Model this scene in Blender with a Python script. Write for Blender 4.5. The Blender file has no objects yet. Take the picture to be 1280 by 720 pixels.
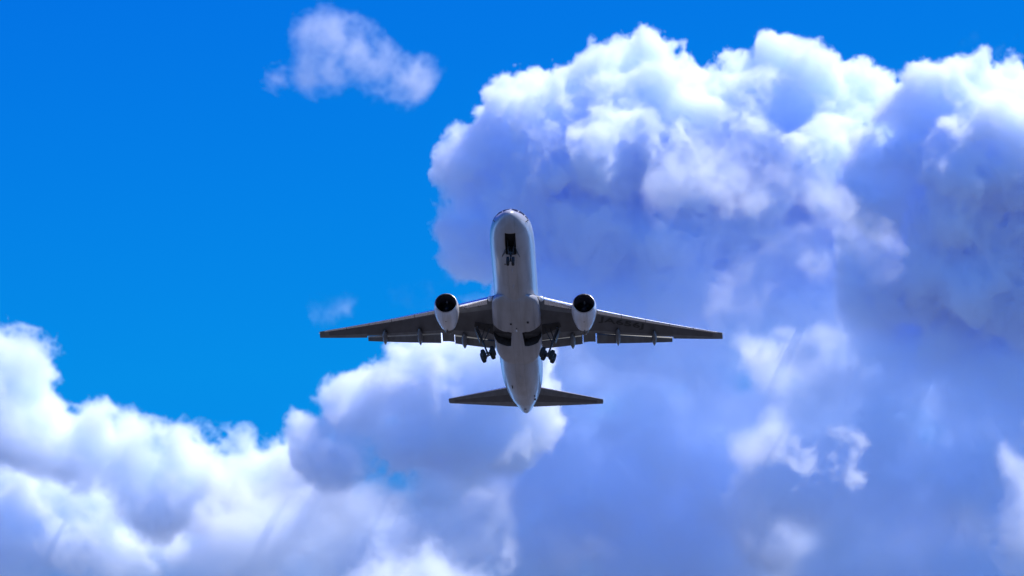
import bpy, bmesh, math, os
import numpy as np
from mathutils import Vector, Matrix

R = math.radians
S = bpy.context.scene
COL = S.collection

# ------------------------------------------------------------------ camera
ELEV = 17.0
cam = bpy.data.objects.new('camera', bpy.data.cameras.new('camera'))
COL.objects.link(cam)
S.camera = cam
cam.location = (0, 0, 1.7)
cam.rotation_euler = (R(90 + ELEV), 0, 0)
cam.data.lens = 180
cam.data.sensor_width = 36
cam.data.clip_start = 1.0
cam.data.clip_end = 90000

# ------------------------------------------------------------------ sky and sun
SUN = Vector((0.44, -0.08, 0.89)).normalized()
world = bpy.data.worlds.new('World')
S.world = world
world.use_nodes = True
wt = world.node_tree
sky = wt.nodes.new('ShaderNodeTexSky')
sky.sky_type = 'NISHITA'
sky.sun_disc = False
sky.sun_elevation = math.asin(SUN.z)
sky.sun_rotation = math.atan2(SUN.x, SUN.y)
sky.air_density = 2.0
sky.ozone_density = 4.0
sky.dust_density = 0.0
# deep, polarised blue: the red and green of the sky are held back
sep = wt.nodes.new('ShaderNodeSeparateColor')
comb = wt.nodes.new('ShaderNodeCombineColor')
wt.links.new(sky.outputs[0], sep.inputs[0])
BG = 0.12
for i, (mul, gam) in enumerate(((0.02, 3.0), (1.40, 3.5), (0.62, 0.85))):
    # value = mul * (BG * sky) ** gam / BG, so that the background strength stays BG
    a = wt.nodes.new('ShaderNodeMath'); a.operation = 'MULTIPLY'; a.inputs[1].default_value = BG
    b = wt.nodes.new('ShaderNodeMath'); b.operation = 'POWER'; b.inputs[1].default_value = gam
    c = wt.nodes.new('ShaderNodeMath'); c.operation = 'MULTIPLY'; c.inputs[1].default_value = mul / BG
    wt.links.new(sep.outputs[i], a.inputs[0]); wt.links.new(a.outputs[0], b.inputs[0])
    wt.links.new(b.outputs[0], c.inputs[0]); 
    mn = wt.nodes.new('ShaderNodeMath'); mn.operation = 'MINIMUM'; mn.inputs[1].default_value = (.011, .145, 9)[i] / BG
    wt.links.new(c.outputs[0], mn.inputs[0]); wt.links.new(mn.outputs[0], comb.inputs[i])
# pale band above the horizon, below the picture, added to fill shaded cloud undersides
geo = wt.nodes.new('ShaderNodeTexCoord'); sz = wt.nodes.new('ShaderNodeSeparateXYZ'); wt.links.new(geo.outputs['Generated'], sz.inputs[0])
mr = wt.nodes.new('ShaderNodeMapRange'); mr.interpolation_type = 'SMOOTHSTEP'
mr.inputs['From Min'].default_value = .235; mr.inputs['From Max'].default_value = .08
wt.links.new(sz.outputs['Z'], mr.inputs['Value'])
hz = wt.nodes.new('ShaderNodeMix'); hz.data_type = 'RGBA'; hz.inputs[7].default_value = (.27 / BG, .60 / BG, 1.35 / BG, 1)
wt.links.new(mr.outputs[0], hz.inputs[0]); wt.links.new(comb.outputs[0], hz.inputs[6])
wt.links.new(hz.outputs[2], wt.nodes['Background'].inputs[0])
wt.nodes['Background'].inputs[1].default_value = BG

L = bpy.data.lights.new('sun', 'SUN')
L.energy = 4.1
L.angle = R(0.5)
L.color = (1.0, 0.965, 0.93)
sun = bpy.data.objects.new('sun', L)
COL.objects.link(sun)
sun.rotation_euler = SUN.to_track_quat('Z', 'Y').to_euler()

S.view_settings.view_transform = 'Standard'
S.view_settings.look = 'None'
S.view_settings.exposure = 0.90
S.view_settings.gamma = 1.0
S.render.engine = 'CYCLES'
S.cycles.max_bounces = 72
S.cycles.volume_bounces = 64
S.cycles.diffuse_bounces = 4
S.cycles.glossy_bounces = 4
S.cycles.volume_step_rate = 7.0
S.cycles.volume_max_steps = 256
S.cycles.use_denoising = True

# ------------------------------------------------------------------ materials
def mat(name, col, rough=0.5, metal=0.0, spec=0.5, wear=0.0, wear_scale=1.0, seams=False, coat=0.0, stretch=(1, 0.15, 1)):
    m = bpy.data.materials.new(name)
    m.use_nodes = True
    nt = m.node_tree
    b = nt.nodes['Principled BSDF']
    b.inputs['Base Color'].default_value = (*col, 1)
    b.inputs['Roughness'].default_value = rough
    b.inputs['Metallic'].default_value = metal
    b.inputs['Specular IOR Level'].default_value = spec
    b.inputs['Coat Weight'].default_value = coat
    b.inputs['Coat Roughness'].default_value = 0.08
    if wear or seams:
        tc = nt.nodes.new('ShaderNodeTexCoord')
        mp = nt.nodes.new('ShaderNodeMapping')
        mp.inputs['Scale'].default_value = stretch
        nt.links.new(tc.outputs['Object'], mp.inputs[0])
        no = nt.nodes.new('ShaderNodeTexNoise')
        no.inputs['Scale'].default_value = wear_scale
        no.inputs['Detail'].default_value = 6
        nt.links.new(mp.outputs[0], no.inputs['Vector'])
        rp = nt.nodes.new('ShaderNodeValToRGB')
        rp.color_ramp.elements[0].position = 0.30
        rp.color_ramp.elements[1].position = 0.62
        lo = [c * (1 - wear) for c in col]
        rp.color_ramp.elements[0].color = (lo[0] * .98, lo[1] * .96, lo[2] * .9, 1)
        rp.color_ramp.elements[1].color = (*col, 1)
        nt.links.new(no.outputs['Fac'], rp.inputs[0])
        last = rp.outputs[0]
        if seams:
            sx = nt.nodes.new('ShaderNodeSeparateXYZ')
            nt.links.new(tc.outputs['Object'], sx.inputs[0])

            def seam(sock, period, width, offset=0.0, mirror=False):
                s = sock
                if mirror:
                    ab = nt.nodes.new('ShaderNodeMath'); ab.operation = 'ABSOLUTE'
                    nt.links.new(s, ab.inputs[0]); s = ab.outputs[0]
                ad = nt.nodes.new('ShaderNodeMath'); ad.operation = 'ADD'; ad.inputs[1].default_value = offset + 200 * period
                nt.links.new(s, ad.inputs[0])
                md = nt.nodes.new('ShaderNodeMath'); md.operation = 'MODULO'; md.inputs[1].default_value = period
                nt.links.new(ad.outputs[0], md.inputs[0])
                lt = nt.nodes.new('ShaderNodeMath'); lt.operation = 'LESS_THAN'; lt.inputs[1].default_value = width
                nt.links.new(md.outputs[0], lt.inputs[0])
                return lt.outputs[0]
            a1 = seam(sx.outputs['Y'], 2.8, 0.04)
            a2 = seam(sx.outputs['X'], 1.55, 0.05, 1.05, True)
            mx0 = nt.nodes.new('ShaderNodeMath'); mx0.operation = 'MAXIMUM'
            nt.links.new(a1, mx0.inputs[0]); nt.links.new(a2, mx0.inputs[1])
            sc = nt.nodes.new('ShaderNodeMath'); sc.operation = 'MULTIPLY'; sc.inputs[1].default_value = 0.35
            nt.links.new(mx0.outputs[0], sc.inputs[0])
            mx = nt.nodes.new('ShaderNodeMix'); mx.data_type = 'RGBA'; mx.inputs[7].default_value = (.12, .12, .12, 1)
            nt.links.new(sc.outputs[0], mx.inputs[0]); nt.links.new(last, mx.inputs[6])
            last = mx.outputs[2]
        nt.links.new(last, b.inputs['Base Color'])
        rr = nt.nodes.new('ShaderNodeMapRange')
        rr.inputs['To Min'].default_value = rough + 0.12
        rr.inputs['To Max'].default_value = max(0.02, rough - 0.05)
        nt.links.new(no.outputs['Fac'], rr.inputs['Value'])
        nt.links.new(rr.outputs[0], b.inputs['Roughness'])
    return m


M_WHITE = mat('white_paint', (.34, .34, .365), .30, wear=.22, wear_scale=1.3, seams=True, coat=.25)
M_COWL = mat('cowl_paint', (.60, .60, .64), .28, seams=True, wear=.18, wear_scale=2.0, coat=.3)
M_WING = mat('wing_grey_paint', (.125, .13, .14), .42, seams=True, wear=.25, wear_scale=1.6, stretch=(1, .35, 1))
M_DARKWING = mat('inspar_grey_paint', (.062, .062, .070), .5, wear=.25, wear_scale=1.2, stretch=(1, .35, 1))
M_FLAP = mat('flap_grey_paint', (.105, .112, .12), .45, wear=.25, wear_scale=2.0)
M_METAL = mat('polished_aluminium', (.80, .80, .82), .25, metal=1.0, wear=.12, wear_scale=3)
M_LIP = mat('inlet_lip_metal', (.45, .46, .50), .3, metal=1.0, wear=.2, wear_scale=3)
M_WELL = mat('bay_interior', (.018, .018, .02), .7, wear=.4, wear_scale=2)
M_GEAR = mat('gear_grey_metal', (.055, .055, .06), .45, metal=.3, wear=.3, wear_scale=5)
M_TYRE = mat('tyre_rubber', (.018, .018, .018), .85, wear=.3, wear_scale=5)
M_FAN = mat('fan_titanium', (.035, .035, .045), .45, metal=.7, wear=.2, wear_scale=4)
M_DUCT = mat('inlet_duct', (.03, .03, .045), .6, wear=.2, wear_scale=4)
M_NOZZLE = mat('nozzle_metal', (.12, .11, .10), .45, metal=.8, wear=.4, wear_scale=4)
M_GLASS = mat('cockpit_glass', (.008, .009, .012), .35, spec=.15, wear=.1, wear_scale=2)
M_BLACK = mat('black_marking_paint', (.006, .006, .007), .6, wear=.2, wear_scale=4)
M_LAMP = mat('lamp_lens', (.75, .77, .8), .1, coat=1.0, wear=.05, wear_scale=4)

# ------------------------------------------------------------------ ground
def ground():
    m = bpy.data.materials.new('hazy_ground')
    m.use_nodes = True
    nt = m.node_tree
    b = nt.nodes['Principled BSDF']
    no = nt.nodes.new('ShaderNodeTexNoise'); no.inputs['Scale'].default_value = 0.05; no.inputs['Detail'].default_value = 10
    tc = nt.nodes.new('ShaderNodeTexCoord'); nt.links.new(tc.outputs['Object'], no.inputs['Vector'])
    rp = nt.nodes.new('ShaderNodeValToRGB')
    rp.color_ramp.elements[0].position = .35; rp.color_ramp.elements[0].color = (.040, .040, .044, 1)
    rp.color_ramp.elements[1].position = .65; rp.color_ramp.elements[1].color = (.065, .063, .066, 1)
    nt.links.new(no.outputs['Fac'], rp.inputs[0]); nt.links.new(rp.outputs[0], b.inputs['Base Color'])
    b.inputs['Roughness'].default_value = .95
    bm = bmesh.new()
    bmesh.ops.create_grid(bm, x_segments=40, y_segments=40, size=60000)
    me = bpy.data.meshes.new('ground'); bm.to_mesh(me); bm.free()
    me.materials.append(m)
    o = bpy.data.objects.new('ground', me); COL.objects.link(o)
    o['kind'] = 'structure'


ground()


# ------------------------------------------------------------------ clouds
# Every cloud is a real cloud of scattering density, thousands of metres away: billows on billows
# (spheres seeded from a few large ones), frayed by fractal noise, lit only by the sun and the sky.
FPX = 180 / 36 * 1280
CAMR = np.array(cam.rotation_euler.to_matrix())


def at(px, py, d):
    return CAMR @ np.array([(px - 640) / FPX * d, -(py - 360) / FPX * d, -d]) + np.array([0, 0, 1.7])


def spline_matrix(n, m):
    t = np.linspace(0, m - 4, n); i = np.clip(np.floor(t).astype(int), 0, m - 4); f = t - i
    W = np.zeros((n, m), np.float32); r = np.arange(n)
    W[r, i] = (1 - f) ** 3 / 6; W[r, i + 1] = (3 * f ** 3 - 6 * f ** 2 + 4) / 6
    W[r, i + 2] = (-3 * f ** 3 + 3 * f ** 2 + 3 * f + 1) / 6; W[r, i + 3] = f ** 3 / 6
    return W


def noise(rng, shape, cell, hs):
    ms = [max(1, math.ceil((shape[k] - 1) * hs[k] / cell)) + 4 for k in range(3)]
    a = rng.standard_normal(ms).astype(np.float32)
    a = np.tensordot(spline_matrix(shape[0], ms[0]), a, (1, 0))
    a = np.tensordot(a, spline_matrix(shape[1], ms[1]), (1, 1)).transpose(0, 2, 1)
    return np.tensordot(a, spline_matrix(shape[2], ms[2]), (2, 1)) * 2.4


def volume_material(name, dens, tint, an=0.0):
    m = bpy.data.materials.new(name); m.use_nodes = True; nt = m.node_tree; nt.nodes.clear()
    o = nt.nodes.new('ShaderNodeOutputMaterial'); v = nt.nodes.new('ShaderNodeVolumePrincipled')
    v.inputs['Density'].default_value = dens; v.inputs['Anisotropy'].default_value = an
    v.inputs['Color'].default_value = (*tint, 1)
    nt.links.new(v.outputs[0], o.inputs['Volume'])
    return m


def cloud(name, label, blobs, seed, h=3.4, dens=.05, edge=20, namp=20, ncell=100, kids=(9, 8), up=.25, tint=(.928, .961, 1.0), kid=(.30, .55),  # tint: blue put into the droplet colour to deepen the blue of shaded parts
          fray=0.0, group=None, an=0.0, stretch=1.0, gain=.70, thin=None, blend=4.0, puff=.7, yb=None):
    rng = np.random.default_rng(seed)
    allb = []; cur = []
    for b in blobs:                     # (px, py, distance, radius px[, depth squash])
        px, py, d, r = b[:4]; sq = b[4] if len(b) > 4 else 1.0
        cur.append((at(px, py, d), r * d / FPX, sq))
    allb += cur
    for k in kids:
        nx = []
        for c, r, sq in cur:
            for _ in range(k):
                v = rng.standard_normal(3); v /= np.linalg.norm(v); v[2] += up; v /= np.linalg.norm(v)
                rr = r * rng.uniform(*kid); off = v * r * rng.uniform(.72, .96); off[1] *= sq
                nx.append((c + off, rr, max(sq, .7)))
        allb += nx; cur = nx
    C = np.array([b[0] for b in allb]); RR = np.array([b[1] for b in allb]); SQ = np.array([b[2] for b in allb])
    hs = np.array([h, h * 1.8, h])
    pad = edge * .5 + namp * 1.3 + 2 * h
    lo = (C - RR[:, None] * np.stack([SQ * 0 + 1, SQ, SQ * 0 + 1], 1)).min(0) - pad
    hi = (C + RR[:, None] * np.stack([SQ * 0 + 1, SQ, SQ * 0 + 1], 1)).max(0) + pad
    if yb:                              # depth kept within bounds
        lo[1] = max(lo[1], at(640, 360, yb[0])[1]); hi[1] = min(hi[1], at(640, 360, yb[1])[1])
    # nothing is needed far outside the view
    lim = max(abs(at(-260, 0, C[:, 1].mean())[0]), 1)
    lo[0] = max(lo[0], -lim * 1.05); hi[0] = min(hi[0], lim * 1.05)
    n = np.ceil((hi - lo) / hs).astype(int) + 1
    ax = [lo[i] + hs[i] * (np.arange(n[i]) + .5) for i in range(3)]
    acc = np.full(n, 1e-12, np.float32)
    for c, r, sq in zip(C, RR, SQ):
        e = np.array([r, r * sq, r]) + pad
        a = np.clip(((c - e - lo) / hs).astype(int), 0, n); b = np.clip(((c + e - lo) / hs).astype(int) + 2, 0, n)
        if (b <= a).any():
            continue
        gx = (ax[0][a[0]:b[0]] - c[0])[:, None, None]; gy = (ax[1][a[1]:b[1]] - c[1])[None, :, None] / sq; gz = (ax[2][a[2]:b[2]] - c[2])[None, None, :]
        dd = np.sqrt(gx * gx + gy * gy + gz * gz).astype(np.float32) - r
        acc[a[0]:b[0], a[1]:b[1], a[2]:b[2]] += np.exp(np.clip(-dd / blend, -30, 30))
    phi = -blend * np.log(acc)          # smooth union of the billows
    amp = 1.0; cell = ncell; nz = np.zeros(n, np.float32)
    while cell > h * 1.3:
        q = noise(rng, tuple(n), cell, hs / np.array([stretch, 1, 1]))
        nz += (q * (1 - puff) + puff * 2.2 * (.50 - np.abs(q))) * amp; amp *= gain; cell *= .5
    phi -= nz * (namp * .5)
    den = np.clip(-phi / edge, 0, 1)
    if fray:                            # thin cloud: the density itself is torn
        nf = np.zeros(n, np.float32); amp = 1.0; cell = ncell * .8
        while cell > h * 1.3:
            nf += noise(rng, tuple(n), cell, hs / np.array([stretch, 1, 1])) * amp; amp *= .6; cell *= .5
        den *= np.clip(.55 + nf * .5 * fray, 0, 1.6)
    if thin:                            # blue shade put into the density: lower part thinned so sky shows through
        za, zb = at(640, thin[0], C[0][1])[2], at(640, thin[1], C[0][1])[2]
        den *= (thin[2] + (1 - thin[2]) * np.clip((ax[2] - zb) / (za - zb), 0, 1)).astype(np.float32)[None, None, :]
    for k in range(3):                  # no density on the outermost cells
        sl = [slice(None)] * 3; sl[k] = slice(0, 1); den[tuple(sl)] = 0; sl[k] = slice(-1, None); den[tuple(sl)] = 0
    print('cloud', seed, n, round(n.prod() / 1e6, 1), 'M cells', len(allb), 'billows', flush=True)
    me = bpy.data.meshes.new(name + '_density'); me.vertices.add(int(n.prod()))
    me.attributes.new('d', 'FLOAT', 'POINT').data.foreach_set('value', den.ravel())
    src = bpy.data.objects.new(name + '_density', me)
    mt = volume_material('cloud_droplets', dens, tint, an)
    o = bpy.data.objects.new(name, bpy.data.volumes.new(name)); COL.objects.link(o)
    g = bpy.data.node_groups.new('cloud_density', 'GeometryNodeTree'); g.interface.new_socket('Geometry', in_out='OUTPUT', socket_type='NodeSocketGeometry')
    N = g.nodes.new; K = g.links.new
    out = N('NodeGroupOutput'); vc = N('GeometryNodeVolumeCube')
    vc.inputs['Min'].default_value = Vector(lo); vc.inputs['Max'].default_value = Vector(lo + hs * n)
    for k, q in enumerate('XYZ'):
        vc.inputs['Resolution ' + q].default_value = int(n[k])
    pos = N('GeometryNodeInputPosition')
    sub = N('ShaderNodeVectorMath'); sub.operation = 'SUBTRACT'; sub.inputs[1].default_value = Vector(lo); K(pos.outputs[0], sub.inputs[0])
    dv = N('ShaderNodeVectorMath'); dv.operation = 'DIVIDE'; dv.inputs[1].default_value = Vector((hi - lo) * 0 + (hs * n) / n); K(sub.outputs[0], dv.inputs[0])
    fl = N('ShaderNodeVectorMath'); fl.operation = 'FLOOR'; K(dv.outputs[0], fl.inputs[0])
    dt = N('ShaderNodeVectorMath'); dt.operation = 'DOT_PRODUCT'; dt.inputs[1].default_value = (float(n[1] * n[2]), float(n[2]), 1.0); K(fl.outputs[0], dt.inputs[0])
    oi = N('GeometryNodeObjectInfo'); oi.inputs[0].default_value = src
    si = N('GeometryNodeSampleIndex'); si.data_type = 'FLOAT'; si.clamp = True
    na = N('GeometryNodeInputNamedAttribute'); na.data_type = 'FLOAT'; na.inputs[0].default_value = 'd'
    K(oi.outputs['Geometry'], si.inputs['Geometry']); K(na.outputs[0], si.inputs['Value']); K(dt.outputs['Value'], si.inputs['Index'])
    K(si.outputs[0], vc.inputs['Density'])
    sm = N('GeometryNodeSetMaterial'); sm.inputs['Material'].default_value = mt
    K(vc.outputs[0], sm.inputs[0]); K(sm.outputs[0], out.inputs[0])
    o.modifiers.new('density', 'NODES').node_group = g
    o.data.materials.append(mt)
    o['label'] = label; o['category'] = 'cloud'; o['kind'] = 'thing'
    if group:
        o['group'] = group
    return o


D = 6000
CL = 'cumulus_cloud'
cloud(CL, 'large towering white cumulus cloud behind the airplane nose, domed top against blue sky',
      [(570, 212, D, 22), (592, 240, D, 34), (638, 146, D, 36), (666, 136, D, 38), (700, 132, D, 36), (735, 140, D, 46), (715, 165, D, 44), (740, 110, D, 42), (780, 108, D, 44), (822, 108, D, 52), (875, 126, D, 50), (935, 134, D, 58), (1000, 120, D, 58), (1056, 138, D, 54), (1104, 152, D, 48),
       (620, 190, D, 50), (680, 200, D, 70), (760, 190, D, 84), (860, 185, D, 90), (960, 195, D, 94), (1050, 215, D, 84), (640, 240, D, 62), (1120, 210, D, 60),
       (650, 290, D, 70, .7), (740, 290, D, 90, .7), (850, 300, D, 95, .7), (950, 290, D, 92, .7), (1040, 290, D, 84, .7), (592, 290, D, 42, .7), (606, 330, D, 44, .6), (690, 360, D, 80, .6), (800, 390, D, 90, .6), (900, 390, D, 90, .6), (1000, 380, D, 90, .6), (1110, 330, D, 80, .6), (1100, 400, D, 70, .6)],  # one billow hidden behind the right-hand cloud is added to shade the mass below
      11, h=1.8, thin=(220, 330, .16), edge=5, dens=.10, blend=3.5, namp=12, ncell=48, kids=(8, 7, 4), yb=(D - 190, D + 40))
cloud(CL, 'billowing cumulus cloud at the right edge, bright cap over a broad dark blue underside',
      [(1165, 102, D - 300, 32), (1210, 122, D - 300, 36), (1268, 130, D - 300, 40), (1150, 155, D - 300, 42), (1230, 180, D - 300, 68), (1140, 215, D - 300, 58), (1290, 210, D - 300, 74), (1190, 260, D - 300, 74), (1098, 262, D - 300, 40),
       (1200, 330, D - 260, 92, .8), (1110, 345, D - 260, 72, .7), (1290, 350, D - 260, 95, .8), (1190, 400, D - 230, 74, .8), (1270, 420, D - 230, 62, .7), (1110, 420, D - 230, 50, .6),
       (1365, 190, D - 280, 80), (1440, 260, D - 260, 85), (1370, 330, D - 240, 95), (1470, 360, D - 240, 95)],  # unseen billows beyond the right edge, added to shade the cloud mass below
      12, h=1.9, thin=(250, 340, .2), edge=6, dens=.11, blend=4, namp=13, ncell=52, kids=(8, 7, 3))
cloud(CL, 'broad shaded grey blue mass of cloud under the right wing and tail',
      [(700, 436, D + 20, 44, .7), (780, 436, D + 20, 54, .7), (870, 440, D + 20, 60, .7), (960, 462, D + 40, 54, .7), (1050, 458, D + 40, 54, .7), (865, 660, D + 20, 100, .7), (740, 640, D + 20, 100, .7), (1000, 660, D - 100, 100, .7), (1150, 670, D - 200, 100, .7), (620, 590, D + 20, 60, .7), (725, 462, D + 40, 56, .7), (962, 520, D + 20, 70, .7), (1040, 530, D - 60, 70, .7), (1150, 450, D - 220, 60, .7), (960, 470, D - 220, 50), (1040, 476, D - 220, 54), (1120, 490, D - 220, 60), (1200, 500, D - 220, 66), (880, 500, D + 20, 60), (800, 500, D + 20, 56, .7), (725, 500, D + 20, 50, .7), (1290, 510, D - 220, 85), (1240, 470, D - 220, 60), (390, 640, D + 20, 60, .7), (310, 690, D + 20, 70, .7),
       (700, 580, D + 20, 90, .7), (800, 590, D + 20, 105, .7), (900, 590, D + 20, 105, .8), (1000, 600, D - 220, 100, .8), (1100, 600, D - 220, 100, .8), (1200, 610, D - 220, 100, .8), (1300, 630, D - 220, 100, .8), (630, 620, D + 20, 85, .7),
       (560, 680, D + 20, 85, .7), (460, 690, D + 20, 80, .7), (680, 700, D + 20, 90, .7), (800, 700, D + 20, 90, .7), (930, 710, D + 20, 95, .7), (1070, 720, D - 220, 100, .7), (1220, 730, D - 220, 100, .7)],
      13, h=3.0, thin=(480, 620, .9), edge=34, dens=.055, kids=(7, 5), blend=6, namp=22, ncell=90)
cloud(CL, 'sunlit white cumulus cloud rising behind the tailplane, its left slope against the blue gap',
      [(420, 512, D - 900, 24), (455, 520, D - 900, 36), (500, 494, D - 900, 42), (530, 462, D - 900, 34), (545, 500, D - 900, 54), (585, 458, D - 900, 46), (640, 446, D - 900, 46), (620, 490, D - 900, 54), (560, 560, D - 900, 58, .8), (500, 555, D - 900, 52, .8),
       (435, 565, D - 900, 44, .8), (388, 560, D - 900, 26, .8), (620, 545, D - 900, 46, .6), (545, 600, D - 900, 36, .7), (650, 500, D - 890, 44, .7), (655, 540, D - 890, 34, .7)],
      14, h=1.8, thin=(520, 640, .7), edge=7, dens=.075, blend=4, namp=13, ncell=50, kids=(8, 6, 3))
cloud(CL, 'soft blue grey shaded cloud base between the lower left bank and the tail',
      [(300, 650, D - 890, 44, .7), (360, 632, D - 890, 44, .7), (430, 622, D - 890, 50, .7), (490, 630, D - 890, 50, .7), (550, 645, D - 890, 50, .7), (610, 640, D - 890, 44, .7), (420, 680, D - 890, 50, .7), (540, 690, D - 890, 50, .7)],
      26, h=2.8, edge=40, dens=.035, namp=20, ncell=110, kids=(6, 5), up=0, blend=8)
cloud(CL, 'low bank of lumpy lavender cumulus cloud filling the lower left corner',
      [(0, 454, D + 200, 46), (42, 456, D + 200, 32), (0, 524, D + 200, 64), (60, 554, D + 200, 46), (115, 559, D + 200, 42), (170, 574, D + 200, 46), (235, 574, D + 200, 42), (290, 596, D + 200, 42), (345, 602, D + 200, 40), (395, 614, D + 200, 44), (200, 624, D + 200, 62), (90, 634, D + 300, 74, .45),
       (300, 654, D + 300, 64, .45), (400, 664, D + 300, 56, .45), (20, 654, D + 300, 90, .45), (470, 694, D + 300, 56, .45), (120, 714, D + 300, 84, .45), (250, 714, D + 300, 80, .45), (370, 724, D + 300, 70, .45), (0, 744, D + 300, 80, .45)],
      15, h=2.0, thin=(585, 655, .10), edge=14, dens=.06, blend=4.5, namp=16, ncell=60, kids=(8, 6, 3))
cloud(CL, 'bright white puff in front of the large cumulus dome, right of the airplane nose',
      [(845, 222, D - 500, 24), (885, 212, D - 500, 30), (925, 226, D - 500, 32), (968, 232, D - 500, 24), (1010, 242, D - 500, 16), (900, 246, D - 500, 28, .8), (818, 246, D - 500, 12), (1045, 258, D - 500, 12)],
      16, h=2.0, thin=(215, 270, .3), edge=16, dens=.05, namp=20, ncell=60, kids=(7, 6, 3), fray=.4)
cloud(CL, 'ragged torn band of pale cloud slanting above the right wing tip',
      [(1100, 300, D - 620, 24), (1050, 292, D - 620, 26), (1000, 312, D - 620, 28), (960, 332, D - 620, 26), (925, 350, D - 620, 22), (1090, 330, D - 620, 18), (1020, 340, D - 620, 22), (900, 385, D - 620, 20), (930, 395, D - 620, 18)],
      17, h=2.2, edge=36, dens=.022, namp=26, fray=.9, kids=(7, 5), ncell=60)
cloud(CL, 'small bright torn cloud puff low on the right against dark cloud',
      [(1010, 566, D - 1000, 20), (1040, 568, D - 1000, 28), (1070, 580, D - 1000, 24), (1055, 545, D - 1000, 12), (1085, 592, D - 1000, 14)],
      18, h=1.8, edge=10, dens=.09, namp=18, fray=.4, ncell=60, kids=(7, 5))
cloud(CL, 'faint small scrap of cloud just left of the bright torn puff',
      [(940, 555, D - 1000, 14), (928, 570, D - 1000, 10), (965, 548, D - 1000, 11)], 19, h=2.0, edge=24, dens=.03, namp=20, fray=.8, kids=(7, 4))
cloud(CL, 'bright cloud top just showing along the bottom edge, below the tail',
      [(470, 732, D - 1400, 38), (540, 734, D - 1400, 42), (600, 735, D - 1400, 38), (660, 732, D - 1400, 36), (720, 734, D - 1400, 34), (770, 742, D - 1400, 28)],
      20, h=2.4, edge=16, dens=.05, kids=(7, 5))
cloud('cloud_band', 'long pale hazy cloud band curving from the right wing tip down the right edge',
      [(900, 448, D - 1000, 22), (950, 456, D - 1000, 26), (1005, 466, D - 1000, 28), (1060, 478, D - 1000, 26), (1115, 492, D - 1000, 28), (1170, 512, D - 1000, 30), (1215, 548, D - 1000, 34), (1240, 600, D - 1000, 44), (1215, 660, D - 1000, 48), (1150, 690, D - 1000, 40), (1090, 715, D - 1000, 34),
       (1275, 540, D - 1000, 34), (1295, 600, D - 1000, 40), (1290, 680, D - 1000, 44), (1180, 610, D - 1000, 34)],
      22, h=2.8, edge=50, dens=.0035, namp=34, fray=.6, ncell=130, kids=(6, 5), up=0)
cloud(CL, 'sunlit edge of a white cumulus cloud entering at the lower right edge',
      [(1292, 545, D - 1000, 30), (1306, 600, D - 1000, 44), (1262, 590, D - 1000, 18), (1296, 680, D - 1000, 46), (1258, 660, D - 1000, 22), (1330, 640, D - 1000, 60)],
      25, h=2.2, edge=22, dens=.03, namp=20, ncell=60, kids=(7, 5))
cloud('cloud_band', 'soft torn haze of cloud between the right engine and the tailplane tip',
      [(740, 450, D - 1000, 22, .6), (790, 470, D - 1000, 24, .6), (850, 470, D - 1000, 26, .6), (880, 510, D - 1000, 22, .6), (700, 470, D - 1000, 22, .6), (780, 410, D - 1000, 16, .6)],
      23, h=2.6, edge=50, dens=.008, namp=34, fray=.8, ncell=110, kids=(6, 5), up=0)
cloud('cloud_band', 'faint light patch of cloud low in the middle, below the tail',
      [(660, 640, D - 1000, 26, .6), (700, 660, D - 1000, 30, .6), (640, 680, D - 1000, 24, .6), (730, 690, D - 1000, 24, .6)],
      24, h=2.8, edge=50, dens=.006, namp=30, fray=.7, ncell=110, kids=(6, 4), up=0)
cloud('small_cloud', 'small isolated pale cloud in the open blue, upper left',
      [(392, 38, D - 500, 22), (420, 40, D - 500, 28), (440, 68, D - 500, 27), (412, 78, D - 500, 26), (376, 86, D - 500, 15), (352, 92, D - 500, 9), (470, 88, D - 500, 22), (500, 98, D - 500, 21), (524, 108, D - 500, 14), (490, 112, D - 500, 20)],
      21, h=2.0, edge=26, dens=.05, namp=18, fray=.15, up=0, tint=(.985, .99, 1), ncell=70, kids=(7, 5))
for k, (lb, bl) in enumerate((
        ('faint wisp of cloud in the blue gap left of the left engine', [(432, 388, D, 8), (412, 390, D, 6)]),
        ('torn wisp of cloud beside the left engine inlet', [(520, 372, D, 12), (538, 358, D, 12), (532, 380, D, 8), (550, 340, D, 8)]),
        ('pale scrap of cloud between the left wing root and the large dome', [(600, 352, D - 200, 16), (592, 366, D - 200, 12)]),
        ('thin wisps of cloud at the top right corner', [(1262, 68, D, 16), (1240, 72, D, 10), (1216, 62, D, 9), (1218, 48, D, 6)]))):
    cloud('cloud_wisp', lb, bl, 30 + k, h=2.0, edge=30, dens=.007, namp=22, fray=.8, up=0, kids=(6, 4), ncell=50)

# ------------------------------------------------------------------ mesh helpers
OFF = np.array([0, 25.0, 0])


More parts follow.
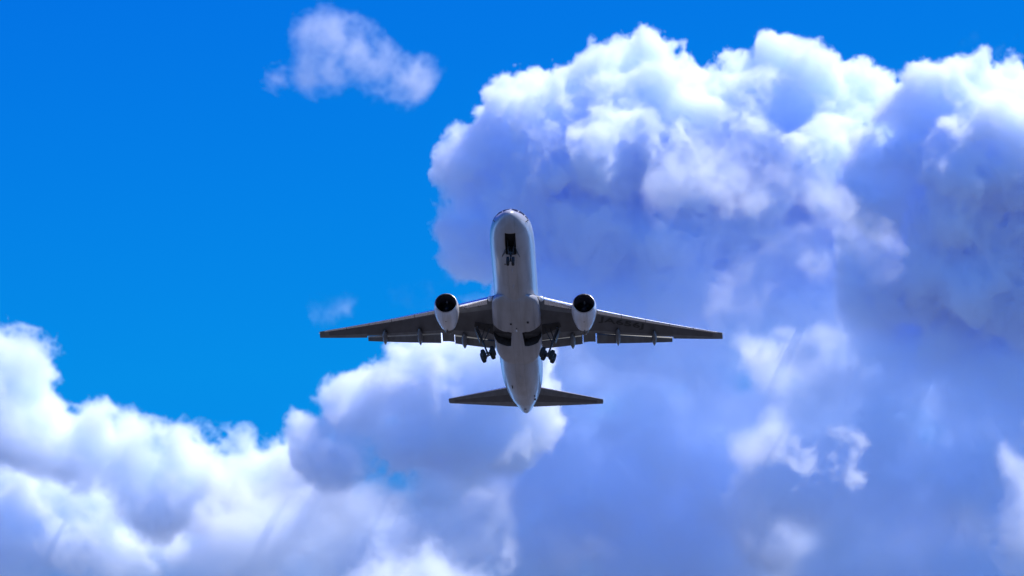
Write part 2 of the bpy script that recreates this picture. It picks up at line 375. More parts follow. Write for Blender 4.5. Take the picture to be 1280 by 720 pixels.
class MB:
    def __init__(s):
        s.v = []; s.f = []; s.m = []

    def add(s, v, f, m=0):
        k = len(s.v)
        s.v += [tuple(p) for p in v]
        for q in f:
            s.f.append(tuple(i + k for i in q))
        s.m += (m if isinstance(m, list) else [m] * len(f))
        return s

    def loft(s, rings, m=0, cap=True, closed=True, fm=None):
        n = len(rings[0]); v = [p for r in rings for p in r]; f = []; mm = []
        for i in range(len(rings) - 1):
            for j in range(n if closed else n - 1):
                k = (j + 1) % n
                f.append((i * n + j, i * n + k, (i + 1) * n + k, (i + 1) * n + j))
                mm.append(fm(i, j) if fm else m)
        if cap:
            f.append(tuple(range(n))[::-1]); mm.append(m)
            f.append(tuple(range((len(rings) - 1) * n, len(rings) * n))); mm.append(m)
        return s.add(v, f, mm)

    def tube(s, p, q, r0, r1=None, n=12, m=0):
        r1 = r0 if r1 is None else r1
        p = np.array(p, float); q = np.array(q, float); d = q - p; d /= np.linalg.norm(d)
        a = np.cross(d, [0, 0, 1.0] if abs(d[2]) < .9 else [1.0, 0, 0]); a /= np.linalg.norm(a); b = np.cross(d, a)
        rings = [[c + r * (math.cos(t) * a + math.sin(t) * b) for t in np.linspace(0, 2 * math.pi, n, endpoint=False)] for c, r in ((p, r0), (q, r1))]
        return s.loft(rings, m)

    def revolve(s, c, ax, prof, n=32, m=0, cap=False):
        # prof = [(distance along ax, radius)]
        c = np.array(c, float); d = np.array(ax, float); d /= np.linalg.norm(d)
        a = np.cross(d, [0, 0, 1.0] if abs(d[2]) < .9 else [1.0, 0, 0]); a /= np.linalg.norm(a); b = np.cross(d, a)
        rings = [[c + d * h + r * (math.cos(t) * a + math.sin(t) * b) for t in np.linspace(0, 2 * math.pi, n, endpoint=False)] for h, r in prof]
        return s.loft(rings, m, cap=cap)

    def box(s, lo, hi, m=0):
        x0, y0, z0 = lo; x1, y1, z1 = hi
        v = [(x0, y0, z0), (x1, y0, z0), (x1, y1, z0), (x0, y1, z0), (x0, y0, z1), (x1, y0, z1), (x1, y1, z1), (x0, y1, z1)]
        return s.add(v, [(0, 3, 2, 1), (4, 5, 6, 7), (0, 1, 5, 4), (1, 2, 6, 5), (2, 3, 7, 6), (3, 0, 4, 7)], m)

    def xform(s, fn):
        s.v = [tuple(fn(np.array(p))) for p in s.v]
        return s

    def build(s, name, mats, parent=None, sharp=35, bevel=0.0, link=True):
        me = bpy.data.meshes.new(name)
        me.from_pydata([tuple(np.array(p) - OFF) for p in s.v], [], s.f)
        for m in (mats if isinstance(mats, (list, tuple)) else [mats]):
            me.materials.append(m)
        me.polygons.foreach_set('material_index', s.m)
        bm = bmesh.new(); bm.from_mesh(me)
        bmesh.ops.remove_doubles(bm, verts=bm.verts, dist=1e-5)
        bmesh.ops.recalc_face_normals(bm, faces=bm.faces)
        if bevel:
            bmesh.ops.bevel(bm, geom=[e for e in bm.edges if len(e.link_faces) == 2 and e.calc_face_angle(0) > .6], offset=bevel, segments=2, affect='EDGES')
        bm.to_mesh(me); bm.free()
        me.polygons.foreach_set('use_smooth', [True] * len(me.polygons))
        me.set_sharp_from_angle(angle=R(sharp))
        o = bpy.data.objects.new(name, me)
        if link:
            COL.objects.link(o)
        if parent:
            o.parent = parent
        return o


def pchip(x, xs, ys):
    x = np.asarray(x, float); xs = np.array(xs, float); ys = np.array(ys, float)
    h = np.diff(xs); dl = np.diff(ys) / h
    d = np.zeros_like(ys)
    for i in range(1, len(xs) - 1):
        if dl[i - 1] * dl[i] > 0:
            w1 = 2 * h[i] + h[i - 1]; w2 = h[i] + 2 * h[i - 1]
            d[i] = (w1 + w2) / (w1 / dl[i - 1] + w2 / dl[i])
    d[0] = dl[0]; d[-1] = dl[-1]
    i = np.clip(np.searchsorted(xs, x) - 1, 0, len(xs) - 2)
    t = (x - xs[i]) / h[i]
    return ((1 + 2 * t) * (1 - t) ** 2 * ys[i] + t * (1 - t) ** 2 * h[i] * d[i] + t * t * (3 - 2 * t) * ys[i + 1] + t * t * (t - 1) * h[i] * d[i + 1])


# ------------------------------------------------------------------ the airliner
plane = bpy.data.objects.new('passenger_airplane', None)
COL.objects.link(plane)
plane['label'] = 'white twin-engine passenger jet climbing overhead, seen from below, landing gear half retracted'
plane['category'] = 'airplane'

# station along the body, half width, top, bottom
FUS = [(0, .02, -.78, -.82), (.12, .36, -.46, -1.12), (.45, .74, -.12, -1.40), (1.0, 1.12, .12, -1.70), (1.8, 1.53, .48, -2.00), (2.8, 1.90, 1.28, -2.26),
       (3.8, 2.15, 1.76, -2.44), (5.2, 2.36, 2.24, -2.58), (7.2, 2.48, 2.58, -2.68), (9.5, 2.515, 2.705, -2.705), (34, 2.515, 2.705, -2.705),
       (37, 2.51, 2.70, -2.62), (40, 2.46, 2.70, -2.30), (43, 2.33, 2.69, -1.76), (46, 2.07, 2.64, -1.06), (48.5, 1.72, 2.54, -.46), (50.5, 1.30, 2.38, .10),
       (52.2, .90, 2.12, .58), (53.2, .62, 1.90, .86), (53.7, .40, 1.76, 1.02)]
_fx = np.sqrt([f[0] for f in FUS])


def fus(y, ang, grow=0.0):
    q = math.sqrt(max(y, 0))
    hw, tp, bt = (float(pchip(q, _fx, [f[k] for f in FUS])) for k in (1, 2, 3))
    zc = (tp + bt) / 2; hh = (tp - bt) / 2
    return np.array([(hw + grow) * math.cos(ang), y, zc + (hh + grow) * math.sin(ang)])


ys = list((np.linspace(0, math.sqrt(9.5), 34)) ** 2) + list(np.linspace(10.5, 36, 24)) + list(np.linspace(36.7, 53.7, 40))
mb = MB()
mb.loft([[fus(y, a) for a in np.linspace(0, 2 * math.pi, 72, endpoint=False)] for y in ys])


def cutter(boxes):
    c = MB()
    for vs in boxes:
        # vs = plan outline [(x, y)], z low, z high
        out, z0, z1 = vs
        c.loft([[(x, y, z0) for x, y in out], [(x, y, z1) for x, y in out]], 0)
    return c.build('cut', M_WELL, link=True)


def boolean(o, c):
    md = o.modifiers.new('cut', 'BOOLEAN'); md.operation = 'DIFFERENCE'; md.object = c; md.solver = 'EXACT'
    md.material_mode = 'TRANSFER'
    dg = bpy.context.evaluated_depsgraph_get()
    me = bpy.data.meshes.new_from_object(o.evaluated_get(dg), depsgraph=dg)
    o.modifiers.clear(); old = o.data; o.data = me; me.name = o.name
    bpy.data.meshes.remove(old)


NOSE_BAY = ([(-.60, 2.35), (.60, 2.35), (.60, 6.4), (-.60, 6.4)], -4.0, -1.45)


def well(s):
    return ([(s * .60, 24.7), (s * 1.6, 24.5), (s * 2.5, 23.9), (s * 2.95, 23.9), (s * 2.80, 26.8), (s * 2.3, 27.8), (s * 1.2, 28.2), (s * .80, 28.1)], -5.0, -1.75)


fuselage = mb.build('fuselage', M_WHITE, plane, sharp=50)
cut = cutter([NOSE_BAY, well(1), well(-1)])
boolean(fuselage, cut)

# belly fairing
FAIR = [(16.6, 1.2, -2.2, -2.45), (17.2, 2.0, -1.9, -2.72), (18.2, 2.52, -1.3, -2.84), (20, 2.74, -.9, -2.95), (24, 2.80, -.8, -3.02), (28, 2.78, -.8, -3.02),
        (30, 2.70, -1.0, -2.98), (31.5, 2.45, -1.4, -2.86), (32.6, 2.0, -1.9, -2.76), (33.4, 1.3, -2.3, -2.66)]
mb = MB(); rings = []
for y in np.linspace(16.6, 33.4, 44):
    hw, tp, bt = (float(pchip(y, [f[0] for f in FAIR], [f[k] for f in FAIR])) for k in (1, 2, 3))
    zc = (tp + bt) / 2; hh = (tp - bt) / 2; ring = []
    for a in np.linspace(0, 2 * math.pi, 56, endpoint=False):
        c, s_ = math.cos(a), math.sin(a)
        ring.append((hw * math.copysign(abs(c) ** .62, c), y, zc + hh * math.copysign(abs(s_) ** .72, s_)))
    rings.append(ring)
mb.loft(rings)
fairing = mb.build('belly_fairing', M_WHITE, plane, sharp=40)
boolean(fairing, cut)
bpy.data.objects.remove(cut)


# ---- wings
def zw(x):
    x = abs(x)
    return -1.7 + .105 * x + .0019 * x * x


def LEy(x):
    return 19.25 + .70 * (x - 2.6) if x > 2.6 else 19.25 - .9 * (2.6 - x)


def TEy(x):       # fixed structure behind which the flaps sit
    x = abs(x)
    return 29.1 if x < 9.05 else 29.1 + (32.85 - 29.1) * (x - 9.05) / (18.0 - 9.05) if x <= 18.0 else 33.3 + (35.55 - 33.3) * (x - 18.0) / 5.78


def TEfull(x):    # virtual chord end, used for the section shape
    x = abs(x)
    return 30.9 if x < 8.2 else 30.9 + (35.55 - 30.9) * (x - 8.2) / (23.78 - 8.2)


def tc(x):
    return float(np.interp(abs(x), [0, 2.6, 9, 24], [.135, .135, .115, .10]))


def thick(f, t):
    return 5 * t * (.2969 * math.sqrt(max(f, 0)) - .126 * f - .3516 * f * f + .2843 * f ** 3 - .1036 * f ** 4)


def wing_pt(x, y, upper, s):
    le, te = LEy(x), TEfull(x); c = te - le
    f = min(max((y - le) / c, 0), 1)
    yt = thick(f, tc(x)) * c
    z = zw(x) + .018 * c * math.sin(math.pi * f) - (f - .35) * c * .035
    return (s * x, y, z + (yt * 1.05 if upper else -yt * .85))


def section(x, y0, y1, s, n=14, nose=True):
    # closed ring from y1 (lower) round the front to y1 (upper)
    t = (1 - np.cos(np.linspace(0, math.pi, n))) / 2 if nose else np.linspace(0, 1, n)
    yy = y0 + (y1 - y0) * (t ** 1.0)
    low = [wing_pt(x, y, False, s) for y in yy[::-1]]
    up = [wing_pt(x, y, True, s) for y in yy]
    return low + up[1:] if nose else low + up


def aero(name, xs, y0f, y1f, s, mats, fm=None, nose=False, n=10, shift=(0, 0, 0), rot=0.0, parent=None, sharp=30):
    mb = MB(); rings = []
    for x in xs:
        rings.append(section(x, y0f(x), y1f(x), s, n, nose))
    mb.loft(rings, 0, fm=fm)
    if rot:
        def g(p):
            x = abs(p[0]); y0 = y0f(x); z0 = zw(x)
            d = p - np.array([0, y0, z0])
            c, k = math.cos(-rot), math.sin(-rot)
            return np.array([p[0], y0 + d[1] * c - d[2] * k, z0 + d[1] * k + d[2] * c])
        mb.xform(g)
    mb.xform(lambda p: p + np.array(shift))
    return mb.build(name, mats, parent, sharp)


def slat_end(x):
    return LEy(x) + .05 * (TEfull(x) - LEy(x)) + .12


for s in (1, -1):
    xs = [0, 1.3, 2.6, 3.6, 4.8, 6, 7.4, 8.2, 9.05, 10.5, 12, 13.5, 15, 16.5, 17.99, 18.01, 19.2, 20.4, 21.6, 22.6, 23.3, 23.78]
    n = 22

    def fm(i, j, xs=xs, n=n):
        # paint by chord fraction: pale edges, darker tank skin between the spars
        x = (xs[i] + xs[min(i + 1, len(xs) - 1)]) / 2
        yy = LEy(x) + (1 - math.cos(math.pi * ((j % n) + .5) / (n - 1))) / 2 * (TEy(x) - LEy(x))
        if j < n - 1:
            t = 1 - (j + .5) / (n - 1)
        else:
            t = (j - (n - 1) + .5) / (n - 1)
        f = (1 - math.cos(math.pi * t)) / 2
        if x > 22.6:
            return 0
        lo = .20 if x < 8.5 else .15
        hi = .80 if x < 8.5 else .86 if x < 18 else .70
        return 1 if lo < f < hi else 0
    wing = aero('wing', xs, LEy, TEy, s, [M_WING, M_DARKWING, M_METAL], fm, True, n, parent=plane, sharp=30)
    # slats, run a little forward and down
    spans = [(3.3, 6.6)] + [(9.3 + i * 2.78, 9.3 + (i + 1) * 2.78 - .06) for i in range(5)]
    for a, b in spans:
        mb = MB(); rings = []
        for x in np.linspace(a, b, 5):
            e = slat_end(x); t = (1 - np.cos(np.linspace(0, math.pi / 2, 8)))
            yy = LEy(x) + (e - LEy(x)) * t
            low = [np.array(wing_pt(x, y, False, s)) for y in yy[::-1]]; up = [np.array(wing_pt(x, y, True, s)) for y in yy]
            rings.append([p + np.array([0, -.13, -.05]) for p in low + up[1:]])
        mb.loft(rings)
        mb.build('slat', M_METAL, wing)
    # flaps: inboard, inboard aileron, outboard
    aero('flap', np.linspace(2.72, 7.45, 6), lambda x: 29.2, lambda x: 30.6, s, M_FLAP, nose=False, n=6, shift=(0, .08, -.15), rot=R(11), parent=wing)
    aero('aileron', np.linspace(7.55, 8.95, 3), lambda x: 29.13, lambda x: TEfull(x) - .02, s, M_FLAP, nose=False, n=5, rot=R(3), parent=wing)
    aero('flap', np.linspace(9.12, 17.9, 9), lambda x: TEy(x) + .10, lambda x: TEfull(x) - .15, s, M_FLAP, nose=False, n=6, shift=(0, .07, -.13), rot=R(8), parent=wing)
    # flap track fairings: canoes
    for x, ya, yb, r in ((6.32, 28.0, 31.2, .34), (11.58, 28.4, 32.0, .31), (15.80, 30.3, 33.3, .29)):
        mb = MB(); rings = []
        for t in np.linspace(0, 1, 15):
            y = ya + (yb - ya) * t
            w = max(.015, r * math.sin(math.pi * min(t, 1) ** .8) ** .7) if t < 1 else .015
            if t == 0: w = .015
            dz = -.30 - .40 * t
            zc = wing_pt(x, min(y, TEy(x)), False, s)[2] + dz * .75 + (.02 if t < .1 else 0)
            rings.append([(s * x + w * math.cos(a), y, zc + 1.7 * w * math.sin(a)) for a in np.linspace(0, 2 * math.pi, 14, endpoint=False)])
        mb.loft(rings)
        mb.build('flap_track_fairing', M_WING, wing)
    # landing lamp in the wing root, tip lamp
    mb = MB(); c = (s * 2.93, 19.25, zw(2.9) - .02)
    mb.revolve(c, (0, -1, -.12), [(-.25, .30), (.0, .30), (.12, .25), (.20, .13), (.23, .01)], 20, cap=True)
    mb.build('landing_light', M_LAMP, wing)
    mb = MB(); mb.revolve((s * 23.74, 34.3, zw(23.7)), (s, 0, 0), [(-.05, .14), (.06, .12), (.12, .02)], 12, cap=True)
    mb.build('navigation_light', M_LAMP, wing)
    # small dark vents under the leading edge
    for x, y in ((4.25, 21.0), (5.9, 22.1)):
        mb = MB(); z = wing_pt(x, y, False, s)[2]
        mb.box((s * x - .16, y - .07, z - .05), (s * x + .16, y + .07, z + .03)).build('vent', M_BLACK, wing)

    # ---- registration under the left wing (the right-hand one in the picture)
    if s == 1:
        cu = bpy.data.curves.new('reg', 'FONT'); cu.body = 'JA656J'; cu.size = 1.0; cu.offset = .022; cu.resolution_u = 6; cu.space_character = 1.02
        tmp = bpy.data.objects.new('reg', cu); COL.objects.link(tmp)
        dg = bpy.context.evaluated_depsgraph_get(); dg.update()
        tm = bpy.data.meshes.new_from_object(tmp.evaluated_get(dg))
        bpy.data.objects.remove(tmp)
        bm = bmesh.new(); bm.from_mesh(tm)
        bmesh.ops.triangulate(bm, faces=bm.faces)
        bmesh.ops.subdivide_edges(bm, edges=[e for e in bm.edges if e.calc_length() > .15], cuts=2, use_grid_fill=False)
        W = max(v.co.x for v in bm.verts); H = max(v.co.y for v in bm.verts)
        for v in bm.verts:
            u, t = v.co.x / W, v.co.y / H
            x = 9.55 + u * 5.0 + t * .10
            y = LEy(x) + .80 - .12 * u + (1 - t) * 1.2
            q = wing_pt(x, y, False, 1)
            v.co = (q[0], q[1] - OFF[1], q[2] - .03)
        bm.to_mesh(tm); bm.free()
        tm.materials.clear(); tm.materials.append(M_BLACK)
        tm.name = 'registration_lettering'
        o = bpy.data.objects.new('registration_lettering', tm); COL.objects.link(o); o.parent = wing

# ---- tailplane and fin
for s in (1, -1):
    def st(x):  # LE, TE, z
        return 46.4 + (51.85 - 46.4) * (x - .9) / 8.45, 52.3 + (53.25 - 52.3) * (x - .9) / 8.45, 1.02 + .11 * x

    def stab(xa, xb, f0, f1, nx, name, mats, parent, drop=0.0, fm=None, n=12):
        mb = MB(); rings = []
        for x in np.linspace(xa, xb, nx):
            le, te, z = st(x); c = te - le; full = f0 == 0
            t = (1 - np.cos(np.linspace(0, math.pi, n))) / 2 if full else np.linspace(0, 1, n)
            ff = f0 + (f1 - f0) * t
            low = [(s * x, le + c * f, z - thick(f, .10) * c - drop * (f - f0)) for f in ff[::-1]]
            up = [(s * x, le + c * f, z + thick(f, .10) * c - drop * (f - f0)) for f in ff]
            rings.append(low + (up[1:] if full else up))
        mb.loft(rings, 0, fm=fm)
        return mb.build(name, mats, parent, 30)
    n = 12

    def fm2(i, j, n=n):
        t = 1 - (j + .5) / (n - 1) if j < n - 1 else (j - (n - 1) + .5) / (n - 1)
        f = (1 - math.cos(math.pi * t)) / 2
        return 1 if f > .45 and i < 11 else (2 if f < .01 else 0)
    sb = stab(.5, 9.35, 0, .66, 13, 'tailplane', [M_WING, M_DARKWING, M_METAL], plane, fm=fm2, n=n)
    stab(.95, 9.30, .672, 1.0, 6, 'elevator', M_WING, sb, drop=-.25, n=5)

mb = MB(); rings = []
for t in np.linspace(0, 1, 12):
    z = 2.2 + t * 8.7; le = 42.6 + t * 7.9; te = 51.6 + t * 2.2 if False else 49.9 + t * 2.9; c = te - le
    ff = (1 - np.cos(np.linspace(0, math.pi, 12))) / 2
    rings.append([(thick(f, .10) * c, le + c * f, z) for f in ff[::-1]] + [(-thick(f, .10) * c, le + c * f, z) for f in ff[1:]])
fin = MB().loft(rings).build('tail_fin', M_WHITE, plane, 30)
rings = []
for t in np.linspace(0.05, .98, 8):
    z = 2.2 + t * 8.7; a = 49.93 + t * 2.9; b = 51.9 + t * 2.5; w = .32 * (1 - .6 * t)
    rings.append([(w * .5, a, z), (0.02, b, z), (-.02, b, z), (-w * .5, a, z)])
MB().loft(rings).build('rudder', M_WHITE, fin, 30)

# ---- engines
for s in (1, -1):
    cx, cy, cz = s * 7.92, 17.75, -2.80
    ax = (s * -.012, 1, -.02)
    prof = [(.10, 1.285), (.35, 1.36), (.8, 1.415), (1.4, 1.435), (2.1, 1.42), (2.9, 1.34), (3.6, 1.23), (4.3, 1.09), (4.95, .95), (4.93, .91), (4.4, 1.0), (3.0, 1.1)]
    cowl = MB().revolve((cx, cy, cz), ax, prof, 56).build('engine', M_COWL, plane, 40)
    lip = [(.55, 1.14), (.25, 1.15), (.08, 1.175), (.0, 1.215), (.02, 1.255), (.10, 1.285)]
    MB().revolve((cx, cy, cz), ax, lip, 56).build('inlet_lip', M_LIP, cowl, 60)
    MB().revolve((cx, cy, cz), ax, [(.55, 1.14), (1.2, 1.17), (1.9, 1.18), (2.6, 1.18)], 48).build('inlet_duct', M_DUCT, cowl, 60)
    MB().revolve((cx, cy, cz), ax, [(1.15, .01), (1.2, .1), (1.4, .24), (1.7, .36), (1.9, .40)], 28).build('spinner', M_FAN, cowl, 60)
    mb = MB()
    for k in range(38):
        a0 = 2 * math.pi * k / 38; v = []
        for r, tw in ((.36, .25), (.75, .5), (1.16, .85)):
            for q in (-1, 1):
                da = q * .055 * (1 if r < .5 else .8) * .9 * .36 / r * 1.6; yo = q * .14 * math.cos(tw)
                for o_ in (-.006, .006):
                    a = a0 + da * math.sin(tw) * 2
                    v.append((cx + r * math.cos(a), cy + 1.85 + yo + o_, cz + r * math.sin(a)))
        f = []
        for i in (0, 4):
            f += [(i, i + 4, i + 6, i + 2), (i + 1, i + 3, i + 7, i + 5), (i, i + 1, i + 5, i + 4), (i + 2, i + 6, i + 7, i + 3)]
        mb.add(v, f)
    mb.revolve((cx, cy, cz), ax, [(2.2, .02), (2.2, 1.18)], 40)
    mb.build('fan', M_FAN, cowl, 30)
    MB().revolve((cx, cy, cz), ax, [(3.0, .92), (4.6, .84), (5.6, .68), (6.4, .55), (6.38, .50), (5.6, .5)], 40).build('core_cowl', M_NOZZLE, cowl, 40)
    MB().revolve((cx, cy, cz), ax, [(5.7, .40), (6.5, .36), (7.3, .16), (7.6, .02)], 24).build('exhaust_cone', M_NOZZLE, cowl, 50)
    # pylon
    mb = MB(); rings = []
    for y, zt, zb, w in ((19.3, -1.42, -1.62, .05), (20.4, -1.15, -1.9, .20), (22.0, -.95, -1.9, .26), (24.0, -.72, -2.1, .27), (25.5, -.8, -2.1, .25), (27.0, -.9, -1.75, .18), (28.4, -1.0, -1.35, .05)):
        rings.append([(cx + w * c, y, (zt + zb) / 2 + (zt - zb) / 2 * d) for c, d in ((1, 1), (1, -.7), (.5, -1), (-.5, -1), (-1, -.7), (-1, 1))])
    MB().loft(rings).build('pylon', M_COWL, cowl, 40)
    # drain mast and latch panel under the cowl
    MB().box((cx - .05, 22.3, cz - 1.33), (cx + .05, 22.75, cz - 1.0)).build('drain_mast', M_GEAR, cowl)
    for yy in (19.6, 20.5, 21.4):
        r = float(np.interp(yy - cy, [p[0] for p in prof[:9]], [p[1] for p in prof[:9]]))
        MB().box((cx - .09, yy - .09, cz - r - .035), (cx + .09, yy + .09, cz - r + .05)).build('cowl_latch', M_GEAR, cowl)
    # nacelle strake
    MB().loft([[(cx - s * 1.0, 19.2, cz + 1.0), (cx - s * 1.02, 20.5, cz + .98), (cx - s * 1.0, 20.5, cz + 1.02)],
               [(cx - s * 1.05, 19.3, cz + 1.05), (cx - s * 1.32, 20.5, cz + 1.32), (cx - s * 1.30, 20.5, cz + 1.35)]]).build('strake', M_COWL, cowl)


# ---- landing gear
def wheel(c, axis, r, w, parent):
    ax = np.array(axis, float); ax /= np.linalg.norm(ax)
    prof = [(-w * .5, r * .5), (-w * .5, r * .8), (-w * .42, r * .93), (-w * .25, r), (w * .25, r), (w * .42, r * .93), (w * .5, r * .8), (w * .5, r * .5)]
    t = MB().revolve(c, ax, prof, 28).build('tyre', M_TYRE, parent, 40)
    rim = [(-w * .5, r * .5), (-w * .30, r * .46), (-w * .30, r * .18), (-w * .46, r * .12), (-w * .46, .01)]
    mb = MB().revolve(c, ax, rim, 20); mb.revolve(c, -ax, rim, 20)
    mb.build('wheel_rim', M_GEAR, parent, 40)
    return t


for s in (1, -1):
    ph = R(23 if s < 0 else 19)
    piv = np.array([s * 4.64, 25.95, -1.98])

    def tr(p):      # p in gear space: x outward, y aft, z up from the pivot; the leg swings inward
        x, y, z = p
        c, k = math.cos(ph), math.sin(ph)
        return piv + np.array([s * (x * c + z * k), y, -x * k + z * c])
    mb = MB()
    mb.tube(tr((0, 0, .1)), tr((0, .25, -1.9)), .16, .14, 14)
    mb.tube(tr((0, .25, -1.9)), tr((0, .42, -3.28)), .115, .115, 14)
    mb.tube(tr((0, -.55, .0)), tr((0, .75, .0)), .13, .13, 10)
    gear = mb.build('main_landing_gear', M_GEAR, plane, 40)
    mb = MB()
    mb.tube(tr((0, .25, -1.75)), tr((-1.75, -.05, -.05)), .06, .06, 10)
    mb.tube(tr((0, .15, -1.2)), tr((-.9, .5, .05)), .05, .05, 8)
    mb.tube(tr((0, -.5, -.05)), tr((0, .3, -1.85)), .065, .065, 8)
    mb.build('side_brace', M_GEAR, gear, 40)
    mb = MB()
    mb.tube(tr((0, .28, -2.0)), tr((0, .72, -2.5)), .05, .05, 8); mb.tube(tr((0, .72, -2.5)), tr((0, .45, -3.1)), .05, .05, 8)
    mb.build('torque_link', M_GEAR, gear, 40)
    tilt = .20
    ctr = np.array([0, .42, -3.28])
    bogie = MB(); e0 = ctr + [0, -.72, -tilt * .72 * 1.2]; e1 = ctr + [0, .72, tilt * .72 * 1.2]
    bogie.tube(tr(e0), tr(e1), .13, .13, 12)
    for e in (e0, e1):
        bogie.tube(tr(e + [-.62, 0, 0]), tr(e + [.62, 0, 0]), .075, .075, 10)
    for q in (-.25, .25):
        bogie.tube(tr(e0 + [q, 0, .12]), tr(e1 + [q, 0, .12]), .03, .03, 6)
    bogie.build('bogie_beam', M_GEAR, gear, 40)
    axis = tr((1, 0, 0)) - tr((0, 0, 0))
    for e in (e0, e1):
        for q in (-.57, .57):
            wheel(tr(e + [q, 0, 0]), axis, .62, .46, gear)
    # door carried by the leg, and the door hinged beside it
    mb = MB(); d = [(.28, -.5, .15), (.28, .55, .15), (.30, .5, -1.6), (.30, -.2, -1.6)]
    mb.loft([[tr(p) for p in d], [tr((p[0] + .05, p[1], p[2])) for p in d]])
    mb.build('gear_door', M_FLAP, gear, 30)
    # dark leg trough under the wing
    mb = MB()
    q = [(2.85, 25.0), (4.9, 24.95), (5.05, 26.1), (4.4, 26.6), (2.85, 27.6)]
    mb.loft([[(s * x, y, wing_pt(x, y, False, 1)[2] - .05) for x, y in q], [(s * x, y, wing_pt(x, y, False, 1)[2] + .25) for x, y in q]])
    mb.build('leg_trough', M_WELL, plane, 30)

ng = np.array([0, 6.0, -1.9]); fwd = R(20)


def tn(p):
    x, y, z = p
    c, k = math.cos(fwd), math.sin(fwd)
    return ng + np.array([x, y * c + z * k, -y * k + z * c])


mb = MB()
mb.tube(tn((0, 0, 0)), tn((0, 0, -1.5)), .15, .13, 14); mb.tube(tn((0, 0, -1.5)), tn((0, 0, -2.35)), .08, .08, 12)
mb.tube(tn((-.55, 0, 0)), tn((.55, 0, 0)), .09, .09, 10); mb.tube(tn((-.42, 0, -2.35)), tn((.42, 0, -2.35)), .055, .055, 10)
mb.tube(tn((-.3, -.1, -1.0)), tn((.3, -.1, -1.0)), .09, .09, 10)
ngear = mb.build('nose_landing_gear', M_GEAR, plane, 40)
MB().tube(tn((-.25, -.05, -1.15)), tn((-.45, -1.3, .05)), .05, .05, 8).tube(tn((.25, -.05, -1.15)), tn((.45, -1.3, .05)), .05, .05, 8).build('drag_brace', M_GEAR, ngear)
MB().tube(tn((0, .1, -1.3)), tn((0, .42, -1.75)), .04, .04, 8).tube(tn((0, .42, -1.75)), tn((0, .1, -2.2)), .04, .04, 8).build('torque_link', M_GEAR, ngear)
for q in (-.30, .30):
    wheel(tn((q, 0, -2.35)), (1, 0, 0), .52, .34, ngear)
for q in (-1, 1):
    mb = MB(); d = [(q * .60, 5.25, -2.5), (q * .60, 6.1, -2.55), (q * .98, 6.05, -3.15), (q * .90, 5.5, -3.1)]
    mb.loft([d, [(p[0] + q * .05, p[1], p[2]) for p in d]])
    mb.build('nose_gear_door', M_FLAP, plane, 30)

# ---- cockpit windows
def patch(name, corners, m, parent, grow=.012, n=6, th=.02):
    # corners: four (y, degrees from the starboard-port axis) in order
    c = [np.array(k, float) for k in corners]; mb = MB(); v = []
    for g in (grow, grow - th):
        for i in range(n + 1):
            for j in range(n + 1):
                u, w = i / n, j / n
                q = (1 - u) * (1 - w) * c[0] + u * (1 - w) * c[1] + u * w * c[2] + (1 - u) * w * c[3]
                v.append(fus(q[0], R(q[1]), g))
    f = [(i * (n + 1) + j, (i + 1) * (n + 1) + j, (i + 1) * (n + 1) + j + 1, i * (n + 1) + j + 1) for i in range(n) for j in range(n)]
    mb.add(v, f)
    return mb.build(name, m, parent, 40)


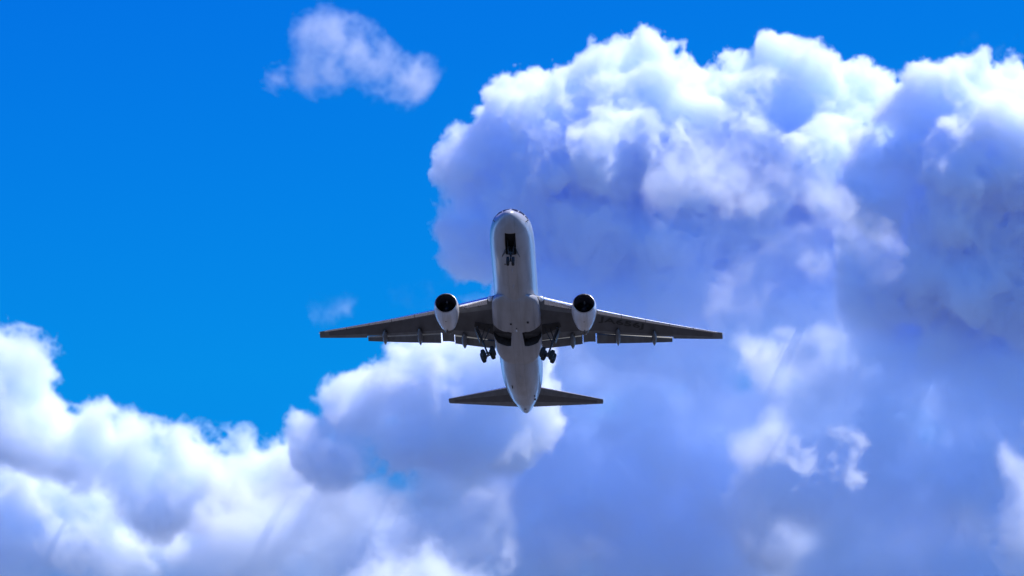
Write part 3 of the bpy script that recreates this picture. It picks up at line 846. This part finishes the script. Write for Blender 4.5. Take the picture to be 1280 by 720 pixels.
for s in (1, -1):
    A = (lambda a: a) if s == 1 else (lambda a: 180 - a)
    patch('cockpit_window', [(1.85, A(86.5)), (1.95, A(60)), (2.72, A(62)), (2.64, A(86.5))], M_GLASS, fuselage)
    patch('cockpit_window', [(1.98, A(56.5)), (2.35, A(30)), (3.0, A(36)), (2.76, A(58.5))], M_GLASS, fuselage)
    patch('cockpit_window', [(2.5, A(26)), (3.3, A(14)), (3.6, A(24)), (3.1, A(32))], M_GLASS, fuselage)
    # probes, doors lines
    MB().box((s * 1.62 - .03, 2.3, -.62), (s * 1.62 + s * .24 + .03, 2.42, -.58)).build('pitot_probe', M_GEAR, fuselage)
    MB().box((s * 1.78 - .03, 2.7, -.25), (s * 1.78 + s * .24 + .03, 2.82, -.21)).build('pitot_probe', M_GEAR, fuselage)

# belly details: outlets, antennas, drains, rear vents
for x, y, w, l in ((-.62, 22.6, .22, .3), (1.35, 22.2, .22, .3), (0, 23.6, .14, .14), (-1.0, 24.7, .25, .1), (1.0, 24.7, .25, .1)):
    MB().box((x - w / 2, y - l / 2, -3.06), (x + w / 2, y + l / 2, -2.93)).build('air_outlet', M_BLACK, fairing)
for x, y, w, l, a in ((-1.3, 40.6, .10, 1.1, -118), (1.25, 45.3, .16, .35, -52), (1.2, 47.2, .38, .16, -50), (-.75, 8.8, .1, .2, -108)):
    aa = R(a)
    p = fus(y, aa)
    MB().box((p[0] - w / 2, y - l / 2, p[2] - .05), (p[0] + w / 2, y + l / 2, p[2] + .08)).build('vent', M_BLACK, fuselage)
for y in (9.5, 13.5, 36.5):
    z = fus(y, R(-90))[2]
    MB().loft([[(-.03, y, z + .03), (.03, y, z + .03), (.03, y + .45, z + .03), (-.03, y + .45, z + .03)], [(-.01, y + .25, z - .32), (.01, y + .25, z - .32), (.01, y + .45, z - .32), (-.01, y + .45, z - .32)]]).build('blade_antenna', M_WHITE, fuselage)
patch('panel', [(50.6, -97), (51.4, -97), (51.4, -83), (50.6, -83)], M_GEAR, fuselage, .015)
MB().revolve((0, 53.55, 1.43), (0, 1, .1), [(0, .30), (.25, .24), (.33, .20), (.2, .17)], 20, cap=True).build('exhaust_outlet', M_NOZZLE, fuselage, 40)
MB().revolve((0, 24.2, -3.0), (0, 0, -1), [(-.05, .12), (.06, .11), (.12, .06), (.14, .01)], 14, cap=True).build('beacon_light', M_LAMP, fairing)

pitch, roll, yaw = 0.19118, 0.01503, -0.03741
plane.matrix_world = Matrix.Translation((0.646, 569.29, 172.99)) @ Matrix.Rotation(yaw, 4, 'Z') @ Matrix.Rotation(-pitch, 4, 'X') @ Matrix.Rotation(roll, 4, 'Y')
